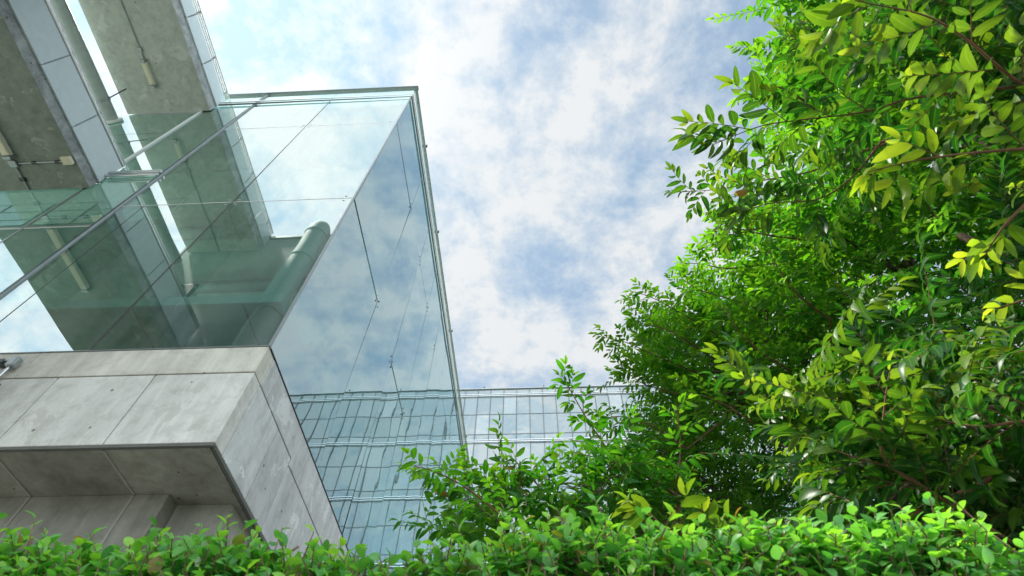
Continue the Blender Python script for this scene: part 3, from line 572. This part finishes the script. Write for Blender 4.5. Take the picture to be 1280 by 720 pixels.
# underside: drip lip, soffit slabs with raised joints, wall and pier below
bar('drip_lip', -12.06, XF - .005, YF + .006, YF + .032, 2.775, 2.799, 'lip'); bar('drip_lip', XF - .034, XF - .006, YF + .046, SY[-1], 2.775, 2.799, 'lip')
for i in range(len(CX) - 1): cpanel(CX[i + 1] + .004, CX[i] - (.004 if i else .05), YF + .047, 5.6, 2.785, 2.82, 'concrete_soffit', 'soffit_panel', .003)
for x in CX[1:]: bar('soffit_joint', x - .009, x + .009, YF + .05, 3.845, 2.777, 2.7845, 'joint')
PX = [-3.03] + CX[1:]
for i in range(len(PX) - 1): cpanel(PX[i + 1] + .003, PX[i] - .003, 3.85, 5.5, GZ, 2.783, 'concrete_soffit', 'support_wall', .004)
for x in CX[1:]: bar('wall_joint', x - .009, x + .009, 3.842, 3.8485, GZ, 2.77, 'joint')
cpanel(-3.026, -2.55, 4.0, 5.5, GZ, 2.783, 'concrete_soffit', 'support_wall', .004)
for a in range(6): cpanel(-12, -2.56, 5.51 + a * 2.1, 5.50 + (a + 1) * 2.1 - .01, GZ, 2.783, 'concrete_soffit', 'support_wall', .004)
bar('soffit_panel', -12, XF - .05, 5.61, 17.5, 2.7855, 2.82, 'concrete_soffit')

# ================================================================== TWO FOOTBRIDGES OVERHEAD
def footbridge(label, x0, x1, zb, zd, zp, rails, under):
    b = thing('footbridge', label, 'footbridge', ((x0 + x1) / 2, 1.5, zb), 'concrete footbridges stacked over the gap between the buildings')
    y0, y1 = -.135, 3.236
    d = MB(); d.box(x0 + .02, x1 - .02, y0, y1, zb, zd - .004, mis=[1, 1, 1, 1, 0, 0]); d.build('deck', [M[under], M['concrete_edge']], b, .008)
    for s, x in ((-1, x0), (1, x1)):
        ys = [y0, .63, 1.50, 2.37, y1]
        for i in range(4): MB().box(x - .015, x + .015, ys[i] + .004, ys[i + 1] - .004, zd - .03, zp).build('balustrade_panel', M['panel_blue'], b, .004)
        for z, r in rails: MB().tube([(x, y0, z), (x, y1, z)], r, 10).build('handrail', M['steel'], b)
        for y in (.2, 1.5, 2.37, 3.1): MB().box(x - .012 - s * .03, x + .012 - s * .03, y - .02, y + .02, zd, rails[-1][0]).build('post', M['grey_metal'], b, .003)
        m = MB()
        for y in (1.5, 2.37):
            n = 14
            for k in range(n): zq = zd + .03 + (zp - zd - .05) * k / n; m.box(x + .0151, x + .019, y - .012, y + .012, zq, zq + .016)
        if s > 0: m.build('joint_studs', M['grey_metal'], b)
    return b
footbridge('lower concrete footbridge with pale blue side panels at the left edge, below the other', -8.58, -6.66, 7.77, 8.0, 8.56, ((8.605, .032), (8.672, .016)), 'concrete_deck')
footbridge('upper concrete footbridge coloured pale for sun glare at the top left, level with the glass roof', -8.40, -6.585, 11.62, 11.90, 12.28, ((12.33, .018), (12.41, .014), (12.49, .02)), 'concrete_veiled')
pp = thing('drain_pipe', 'fat grey green drain pipe slung under the upper footbridge beside the sky gap', 'pipe', (-8.45, 1.5, 11.2))
MB().tube([(-8.45, -.13, 11.2), (-8.45, 3.23, 11.2)], .125, 20).build('pipe_body', M['pipe_grey'], pp)
m = MB(); m.tube([(-8.45, 2.77, 11.2), (-8.45, 2.83, 11.2)], .137, 20); m.build('collar', M['grey_metal'], pp)
m = MB(); m.tube([(-8.36, 2.8, 11.29), (-8.18, 2.72, 11.615)], .012, 6); m.build('hanger_rod', M['dark_metal'], pp)
m = MB(); m.tube([(-8.45, 3.20, 11.2), (-8.45, 3.236, 11.2)], .19, 20); m.build('flange', M['white_paint'], pp)
def tube_light(label, x, y0, y1, z, wd):
    t = thing('fluorescent_light', label, 'ceiling light', (x, (y0 + y1) / 2, z), 'tube lights under the footbridges')
    MB().box(x - wd * .4, x + wd * .4, y0, y1, z - .045, z - .003).build('housing', M['white_paint'], t, .008)
    MB().box(x - wd / 2, x + wd / 2, y0 + .03, y1 - .03, z - .10, z - .046).build('diffuser', M['lamp_cover'], t, .018)
    for y in (y0, y1): MB().box(x - wd * .52, x + wd * .52, y - .02, y + .03, z - .11, z - .004).build('end_cap', M['grey_metal'], t, .006)
tube_light('yellowed tube light under the lower footbridge at the left edge', -7.585, 1.45, 2.68, 7.77, .11)
tube_light('short pale tube light under the upper bright footbridge', -7.56, 2.19, 2.68, 11.62, .09)
c = thing('conduit', 'dark cable conduit branching to a small box under the lower footbridge', 'conduit', (-7.6, 2.8, 7.77))
MB().tube([(-7.61, 2.68, 7.752), (-7.61, 3.23, 7.752)], .014, 8).build('pipe_run', M['grey_metal'], c)
MB().tube([(-7.53, 2.8, 7.752), (-6.85, 2.8, 7.752)], .012, 8).build('pipe_run', M['grey_metal'], c)
MB().box(-7.66, -7.55, 2.75, 2.85, 7.72, 7.767).build('junction_box', M['grey_metal'], c, .008)
MB().box(-6.84, -6.70, 2.72, 2.84, 7.70, 7.767).build('junction_box', M['lamp_cover'], c, .01)
for x in (-7.3, -6.95): MB().box(x - .03, x + .03, 2.775, 2.825, 7.735, 7.767).build('clip', M['dark_metal'], c, .004)
MB().box(-7.65, -7.57, 3.02, 3.08, 7.73, 7.767).build('clip', M['dark_metal'], c, .004)
c = thing('conduit', 'thin straight cable conduit leading to the tube light under the upper footbridge', 'conduit', (-7.56, 1.0, 11.62))
MB().tube([(-7.57, -.13, 11.605), (-7.56, 2.17, 11.605)], .012, 8).build('pipe_run', M['grey_metal'], c)
MB().box(-7.60, -7.52, 1.95, 2.03, 11.575, 11.617).build('clip', M['grey_metal'], c, .006)
# pipe bracket on the concrete face
b = thing('pipe_bracket', 'grey metal pipe bracket bolted to the concrete plinth at the left edge', 'bracket', (-4.75, YF, 3.7))
MB().tube([(-5.6, YF - .07, 3.735), (-4.74, YF - .07, 3.735)], .012, 8).build('rail_pipe', M['grey_metal'], b)
MB().tube([(-4.70, YF - .06, 3.70), (-4.69, YF - .06, 3.10)], .014, 8).build('drop_pipe', M['steel'], b)
MB().box(-4.735, -4.655, YF - .095, YF - .03, 3.655, 3.765).build('elbow_box', M['grey_metal'], b, .012)
for x, z in ((-4.82, 3.72), (-4.70, 3.46)): MB().box(x - .03, x + .03, YF - .085, YF - .0045, z - .02, z + .03).build('clip', M['dark_metal'], b, .006)

# ================================================================== BUILDING BEHIND THE CAMERA (seen mirrored in the glass)
rb = thing('rear_building', 'plain rendered building behind the viewpoint, seen mirrored in the glass front', 'building', (-6, -3, GZ))
m = MB(); m.box(-8.62, -3.55, -6.0, -.145, GZ, 12.2); m.build('wall', M['rear_wall'], rb, .01)
MB().box(-8.68, -3.49, -6.06, -.10, 12.201, 12.30).build('coping', M['grey_metal'], rb, .01)
for z in (1.0, 4.4, 8.9):
    for x in (-7.9, -4.6):
        wf = MB().box(x - .5, x + .5, -.144, -.11, z, z + 1.3).build('window', M['dark_metal'], rb, .01)
        MB().box(x - .44, x + .44, -.109, -.10, z + .06, z + 1.24).build('window_glass', M['silicone'], wf)
d = thing('ventilation_duct', 'round pale ventilation duct with a domed top, mirrored in the front glass beside the corner', 'duct', (-5.17, .13, GZ))
m = MB(); pr = [(.27, z) for z in (GZ, 9.0, 11.75)]
m.tube([(-5.17, .13, z) for z in (GZ, 2, 5, 8, 10.4, 11.7, 12.02, 12.2, 12.3, 12.34)], [.27, .27, .27, .27, .27, .27, .258, .205, .115, .02], 28); m.build('duct_body', M['duct'], d)
for z in (4.0, 6.2, 8.6, 10.6, 11.7): MB().tube([(-5.17, .13, z - .02), (-5.17, .13, z + .02)], .286, 28).build('flange', M['duct'], d)
for z in (3.0, 7.5, 11.2): MB().box(-5.26, -5.14, -.13, -.10, z, z + .05).build('wall_bracket', M['dark_metal'], d)

# ================================================================== OFFICE BLOCK IN THE BACKGROUND
m_, nt, out = new_mat('office_glass')
geo = N(nt, 'ShaderNodeNewGeometry'); info = N(nt, 'ShaderNodeObjectInfo')
lw = N(nt, 'ShaderNodeLayerWeight'); lw.inputs['Blend'].default_value = .5
fac = math_n(nt, 'ADD', math_n(nt, 'MULTIPLY', math_n(nt, 'POWER', lw.outputs['Facing'], 5.0), .85), .15, True)
gl = N(nt, 'ShaderNodeBsdfGlossy'); gl.inputs['Roughness'].default_value = .015; gl.inputs['Color'].default_value = (.93, .97, .98, 1)
bm_ = N(nt, 'ShaderNodeBump'); bm_.inputs['Strength'].default_value = .04; bm_.inputs['Distance'].default_value = 1
nt.links.new(noise(nt, geo.outputs['Position'], .7, 2, .4), bm_.inputs['Height']); nt.links.new(bm_.outputs[0], gl.inputs['Normal'])
df = N(nt, 'ShaderNodeBsdfDiffuse'); dc = ramp(nt, info.outputs['Random'], [(0, (.09, .125, .13)), (.8, (.13, .165, .17)), (1, (.19, .225, .225))]); nt.links.new(dc, df.inputs['Color'])
mx = N(nt, 'ShaderNodeMixShader'); nt.links.new(fac, mx.inputs[0]); nt.links.new(df.outputs[0], mx.inputs[1]); nt.links.new(gl.outputs[0], mx.inputs[2]); nt.links.new(mx.outputs[0], out.inputs[0])
M['office_glass'] = m_
ob = thing('office_block', 'pale grey green office block of gridded curtain wall glass behind the tree', 'building', (5, 36, GZ))
OY = 30.0; OX0, OX1, OW = -12.0, 22.6, .96
MB().box(OX0, OX1, OY + .12, OY + 14, GZ, 30.2).build('core_wall', M['dark_wall'], ob)
rows = []; z = 30.30
for k in range(8): rows += [(z - .65, z), (z - 2.48, z - .65), (z - 4.30, z - 2.48)]; z -= 4.30
rows = [(max(a, GZ), b) for a, b in rows if b > GZ + .2]
ncol = int((OX1 - OX0) / OW); rest = MB()
for i in range(ncol):
    x = OX0 + i * OW
    for (a, b) in rows:
        tx, tz = math.tan(R(RNG.normal(0, .10))), math.tan(R(RNG.normal(0, .10)))
        hw, hh = OW / 2 - .012, (b - a) / 2 - .012; cx, cz = x + OW / 2, (a + b) / 2
        P8 = []
        for dy in (0, .03):
            for sx_, sz_ in ((-1, -1), (1, -1), (1, 1), (-1, 1)): P8.append((cx + sx_ * hw, OY + .02 + dy + sx_ * hw * tz + sz_ * hh * tx, cz + sz_ * hh))
        fs = [(0, 1, 2, 3), (7, 6, 5, 4), (0, 4, 5, 1), (1, 5, 6, 2), (2, 6, 7, 3), (3, 7, 4, 0)]
        if -7.4 < x < 7.5 and a > 21.2: MB().add(P8, fs).build('window_pane', M['office_glass'], ob)
        else: rest.add(P8, fs)
rp = rest.build('window_panes', M['office_glass'], ob); rp['kind'] = 'stuff'
m = MB()
for i in range(ncol + 1): m.box(OX0 + i * OW - .026, OX0 + i * OW + .026, OY - .03, OY + .10, GZ, 30.32)
for (a, b) in rows: m.box(OX0, OX1, OY + .0, OY + .099, a - .024, a + .024)
m.build('mullion_grid', M['frame_dark'], ob)
z = 29.65
while z > GZ:
    for dz in (-.09, .05): MB().box(OX0 - .1, OX1 + .1, OY - .10, OY - .031, z + dz, z + dz + .045).build('sunshade_rail', M['steel'], ob)
    z -= 4.30
MB().box(OX0 - .1, OX1 + .1, OY - .08, OY + .3, 30.321, 30.40).build('coping', M['grey_metal'], ob)
for x in (-3.9, .6, 5.3, 9.4): MB().box(x - .05, x + .05, OY - .02, OY + .08, 30.401, 30.62).build('roof_lamp', M['dark_metal'], ob)

# ================================================================== TREES
def limb_tube(tr, a, b, r0, r1, wob=.06):
    a, b = np.array(a), np.array(b); n = 6; L = np.linalg.norm(b - a)
    pts = [a + (b - a) * t + np.array([0, 0, .12 * L * math.sin(PI * t)]) + RNG.normal(0, wob * L * .25, 3) * (0 < t < 1) for t in np.linspace(0, 1, n)]
    tr.tube(pts, [r0 + (r1 - r0) * t for t in np.linspace(0, 1, n)], 7); return pts
NODES = {}
def make_tree(name, label, base, fork, r_base, lobes, clumps, shape, leaf_mat_key, leaf_len, gap, per, young, twig, r, sober=.85):
    """lobes: ends of the main limbs; each clump hangs on a branch from the nearest limb"""
    t = thing(name, label, 'tree', base)
    tr = MB(); b = np.array(base); f = np.array(fork)
    tr.tube([b + (f - b) * q + np.array([.05 * math.sin(5 * q), .04 * math.cos(4 * q), 0]) for q in np.linspace(0, 1, 7)], [r_base * (1.35 if q == 0 else 1 - .35 * q) for q in np.linspace(0, 1, 7)], 12)
    nodes = []
    for e in lobes:
        pts = limb_tube(tr, f - np.array([0, 0, .1]), e, r_base * .5, r_base * .16); nodes += [(p, r_base * (.5 - .34 * k / 5)) for k, p in enumerate(pts)]
    lv = Leaves(shape, sober)
    for c in clumps:
        c = np.array(c); j = min(range(len(nodes)), key=lambda q: np.linalg.norm(nodes[q][0] - c) + .4 * max(0, nodes[q][0][2] - c[2]))
        p = nodes[j][0]
        if np.linalg.norm(p - c) > .1: limb_tube(tr, p, c, min(.022, nodes[j][1] * .6), .005, .10)
        lv.clump(c, f, r, per, leaf_len, gap, young(c), twig)
    tr.build('trunk', M['bark'], t); NODES[t.name] = [q[0] for q in nodes]
    obj('crown', lv.mesh('crown'), [M[leaf_mat_key], M['twig']], t)
    return t
def sunlit_young_mid(c): return float(np.clip(.56 - .18 * (c[0] - .8) + .10 * (c[2] - 3), .02, .5))  # sunlit side painted in: leaves turn yellow-green towards the left and top
bt_ = make_tree('broadleaf_tree', 'large dense green tree with small leaves filling the right side against the sky', (3.9, 4.0, GZ), (3.6, 3.7, .9), .17,
          [(1.7, 3.3, 3.3), (2.2, 2.6, 4.0), (2.6, 1.8, 4.4), (3.4, 1.6, 3.2), (1.7, 4.2, 2.6), (2.6, 4.4, 3.9), (3.9, 2.8, 2.6), (2.4, 1.2, 5.2), (4.3, 3.6, 4.2), (2.5, 3.4, 1.6)],
          CROWN_MID, LEAF_FAR, 'leaf_mid', .088, .020, 14, sunlit_young_mid, .50, .38, .9)
def add_branch(root, name, pts, **kw):
    lv = Leaves(LEAF_LONG if kw['leaf_len'] > .076 or root is not bt_ else LEAF_FAR); mat = kw.pop('mat', 'leaf_near'); label = kw.pop('label', None)
    if root.name in NODES:           # the stem comes off the nearest limb
        e = np.array(pts[0]); nd = min(NODES[root.name], key=lambda q: np.linalg.norm(q - e)); mid = (nd + e) / 2 + np.array([0, 0, .05]) + (e - np.array(pts[1])) * .3
        lv.tw.tube([nd, mid, e], [.011, .008, .005], 6, 1, False)
    branch(name, pts, None, lv, **kw)
    o = obj(name, lv.mesh(name), [M[mat], M['twig']], root)
    if label: o['label'] = label
    return o
for B in (M1, M2, M3, M4, M5, M6, M7, M8, M9, M10, M11, M12, M13, M14):
    add_branch(bt_, 'leafy_branch', B, leaf_len=.083, twig_len=.36, young=.55, gap=.019, spacing=.06, mat='leaf_mid', r0=.008, young_base=.4)
nt_ = make_tree('overhanging_tree', 'near tree with long drooping leaves and yellow green shoots hanging in from the right edge', (2.6, 1.35, GZ), (2.45, 1.25, .35), .10,
          [(2.0, .5, 1.9), (1.9, .9, 2.4), (1.5, 1.2, 1.0), (1.7, 1.5, 1.2), (2.3, .4, 1.5), (1.9, 1.3, 2.2)],
          CROWN_NEAR_LOW + CROWN_NEAR_TOP, LEAF_LONG, 'leaf_near', .072, .0165, 13, lambda c: .02, .40, .26, .95)
add_branch(nt_, 'leafy_branch', B1, leaf_len=0.088, twig_len=.34, young=.35, gap=.0165, spacing=.064)
add_branch(nt_, 'leafy_branch', B2, leaf_len=0.071, twig_len=.26, young=.25, gap=.0165, spacing=.056)
add_branch(nt_, 'leafy_branch', B3, leaf_len=0.080, twig_len=.32, young=.35, gap=.0165, spacing=.060)
add_branch(nt_, 'leafy_branch', B4, leaf_len=0.077, twig_len=.20, young=.95, gap=.0165, spacing=.075, young_base=.6, label='yellow green branch of young drooping leaves')
add_branch(nt_, 'leafy_branch', B5, leaf_len=0.084, twig_len=.26, young=.75, gap=.0165, spacing=.075, young_base=.5, label='yellow green branch hanging in from the top edge')
add_branch(nt_, 'leafy_branch', B6, leaf_len=0.063, twig_len=.12, young=1.0, gap=.0165, spacing=.068, young_base=.7, label='short yellow hanging shoot')
add_branch(nt_, 'leafy_branch', B7, leaf_len=0.072, twig_len=.26, young=.45, gap=.0165, spacing=.064)
add_branch(nt_, 'leafy_branch', B8, leaf_len=0.072, twig_len=.22, young=.55, gap=.0165, spacing=.060)
add_branch(nt_, 'leafy_branch', B9, leaf_len=0.072, twig_len=.24, young=.50, gap=.0165, spacing=.064)
add_branch(nt_, 'leafy_branch', B10, leaf_len=0.063, twig_len=.10, young=1.0, gap=.0165, spacing=.068, young_base=.7)
add_branch(nt_, 'leafy_branch', B11, leaf_len=0.072, twig_len=.26, young=.4, gap=.0165, spacing=.064)
add_branch(nt_, 'leafy_branch', B12, leaf_len=0.071, twig_len=.3, young=.35, gap=.0165, spacing=.08)
sp_ = make_tree('sapling', 'slender sapling with thin reddish stems rising behind the hedge in front of the office block', (.25, 2.5, GZ), (.15, 2.45, .7), .035,
          [(-.2, 2.3, 1.5), (.3, 2.4, 1.7), (.6, 2.5, 1.6)], CROWN_SAP, LEAF_LONG, 'leaf_mid', .080, .019, 8, lambda c: .18, .34, .22)
for B, ln, tl, y in ((S1, .08, .26, .55), (S2, .08, .19, .30), (S3, .075, .18, .45), (S4, .075, .2, .5), (S5, .078, .22, .35), (S6, .078, .17, .35)):
    add_branch(sp_, 'leafy_stem', B, leaf_len=ln, twig_len=tl, young=y, gap=.019, spacing=.06, mat='leaf_mid', r0=.008)
yp = thing('young_shrub', 'pale green shoots with big limp leaves poking up behind the hedge', 'shrub', (.45, 1.45, GZ))
MB().tube([(.45, 1.45, GZ), (.46, 1.42, -.4), (.42, 1.32, .5), (.34, 1.24, .76)], [.016, .013, .009, .005], 7).tube([(.46, 1.42, -.4), (.52, 1.36, .4), (.5, 1.25, .74)], [.010, .008, .004], 6).build('stem', M['bark'], yp)
for B in (Y1, Y2): add_branch(yp, 'leafy_shoot', B, leaf_len=.068, twig_len=.11, young=.75, gap=.03, spacing=.06, young_base=.6, r0=.005)

# ================================================================== CLIPPED HEDGE
hg = thing('hedge', 'long clipped green hedge of small oval leaves across the bottom', 'hedge', (-.6, 1.15, GZ))
HX0, HX1, HY0, HY1, HZ = -2.3, .82, .80, 1.55, .488
lv = Leaves(LEAF_OVAL); lv.dead = .018
def hedge_top(x, y): return HZ + .018 * math.sin(x * 5.1) + .014 * math.sin(x * 11.7 + 1) - .05 * max(0, (x - .55) / .3) ** 2
def shoot(p, d, L, n, ll, yt):
    p = np.array(p, float); d = norm(np.array(d, float)); a = RNG.uniform(0, 6.28)
    s = norm(np.cross(d, [.3, .9, .1])); t = np.cross(d, s); last = p
    pts = [p, p + d * L * .5 + RNG.normal(0, .006, 3), p + d * L]
    lv.tw.tube(pts, [.0018, .0014, .0009], 4, 1, False)
    for i in range(n):
        q = (i + .6) / n; a += 2.4; pos = pts[0] * (1 - q) + pts[2] * q
        ld = s * math.cos(a) + t * math.sin(a) + d * (.35 + .7 * q) + np.array([0, -.12, .05])
        up = d * .6 + np.array([0, -.25, .8]) + RNG.normal(0, .3, 3)
        lv.add(pos, ld, up, ll * RNG.uniform(.65, 1.2) * (1 - .3 * q), yt * q + RNG.normal(0, .07), RNG.uniform(.85, 1.2))
def young_h(): return .75 if RNG.random() < .22 else RNG.uniform(.0, .3)
for _ in range(4000):      # top
    x, y = RNG.uniform(HX0, HX1), HY0 + (HY1 - HY0) * RNG.random() ** 1.4; z = hedge_top(x, y) - abs(RNG.normal(0, .045)) - .05
    shoot((x, y, z), (RNG.normal(0, .35), RNG.normal(-.15, .35), 1), RNG.uniform(.05, .10), RNG.integers(7, 11), .0275, young_h())
for _ in range(4800):      # front, upper part
    x = RNG.uniform(HX0, HX1); z = hedge_top(x, HY0) - .04 - RNG.random() ** 1.2 * .5; y = HY0 + RNG.random() ** 1.5 * .16 + .02
    shoot((x, y, z), (RNG.normal(0, .4), -.8, RNG.normal(.55, .3)), RNG.uniform(.05, .10), RNG.integers(7, 11), .0275, young_h())
for _ in range(1900):      # front, lower part, back and ends
    k = RNG.random()
    if k < .55: p = (RNG.uniform(HX0, HX1), HY0 + .03 + RNG.random() * .1, RNG.uniform(GZ + .1, .2)); dd = (RNG.normal(0, .4), -.8, .5)
    elif k < .8: p = (RNG.uniform(HX0, HX1), HY1 - RNG.random() * .1, RNG.uniform(GZ + .1, .55)); dd = (RNG.normal(0, .4), .8, .5)
    else: p = (RNG.choice([HX0, HX1]) + RNG.normal(0, .03), RNG.uniform(HY0, HY1), RNG.uniform(GZ + .1, .52)); dd = (1 if p[0] > 0 else -1, RNG.normal(0, .3), .5)
    shoot(p, dd, RNG.uniform(.06, .11), RNG.integers(5, 8), .046, young_h() * .6)
for _ in range(170):       # longer shoots standing out of the top
    x = RNG.uniform(HX0, HX1); y = RNG.uniform(HY0, HY0 + .35); z = hedge_top(x, y) - .05
    shoot((x, y, z), (RNG.normal(0, .35), RNG.normal(-.1, .2), 1), RNG.uniform(.06, .105), RNG.integers(5, 9), .028, .9 if RNG.random() < .55 else .3)
obj('foliage', lv.mesh('foliage'), [M['leaf_hedge'], M['hedge_twig']], hg)
st = MB()
for _ in range(420):
    x, y = RNG.uniform(HX0, HX1), RNG.uniform(HY0 + .02, HY1 - .05); z0 = RNG.uniform(-.5, .35)
    L = min(RNG.uniform(.2, .5), hedge_top(x, y) + .03 - z0)
    st.tube([(x, y, z0), (x + RNG.normal(0, .03), y + RNG.normal(0, .03), z0 + L * .5), (x + RNG.normal(0, .06), y + RNG.normal(0, .05), z0 + L)], [.0035, .003, .002], 5)
for x in np.arange(HX0 + .1, HX1, .22):
    st.tube([(x, 1.15, GZ), (x + RNG.normal(0, .03), 1.15 + RNG.normal(0, .05), -.6), (x + RNG.normal(0, .08), 1.12 + RNG.normal(0, .08), .3)], [.016, .012, .006], 7)
st.build('stems', M['hedge_twig'], hg)

# ================================================================== RENDER SETTINGS
sc.view_settings.view_transform = 'Standard'; sc.view_settings.look = 'None'; sc.view_settings.gamma = 1; sc.view_settings.use_curve_mapping = False
sc.view_settings.exposure = EXPOSURE
cy = sc.cycles if hasattr(sc, 'cycles') else None
if cy:
    cy.max_bounces = 10; cy.transparent_max_bounces = 24; cy.glossy_bounces = 5; cy.diffuse_bounces = 3; cy.transmission_bounces = 6
    cy.sample_clamp_indirect = 6; cy.use_denoising = True; cy.caustics_reflective = False; cy.caustics_refractive = False
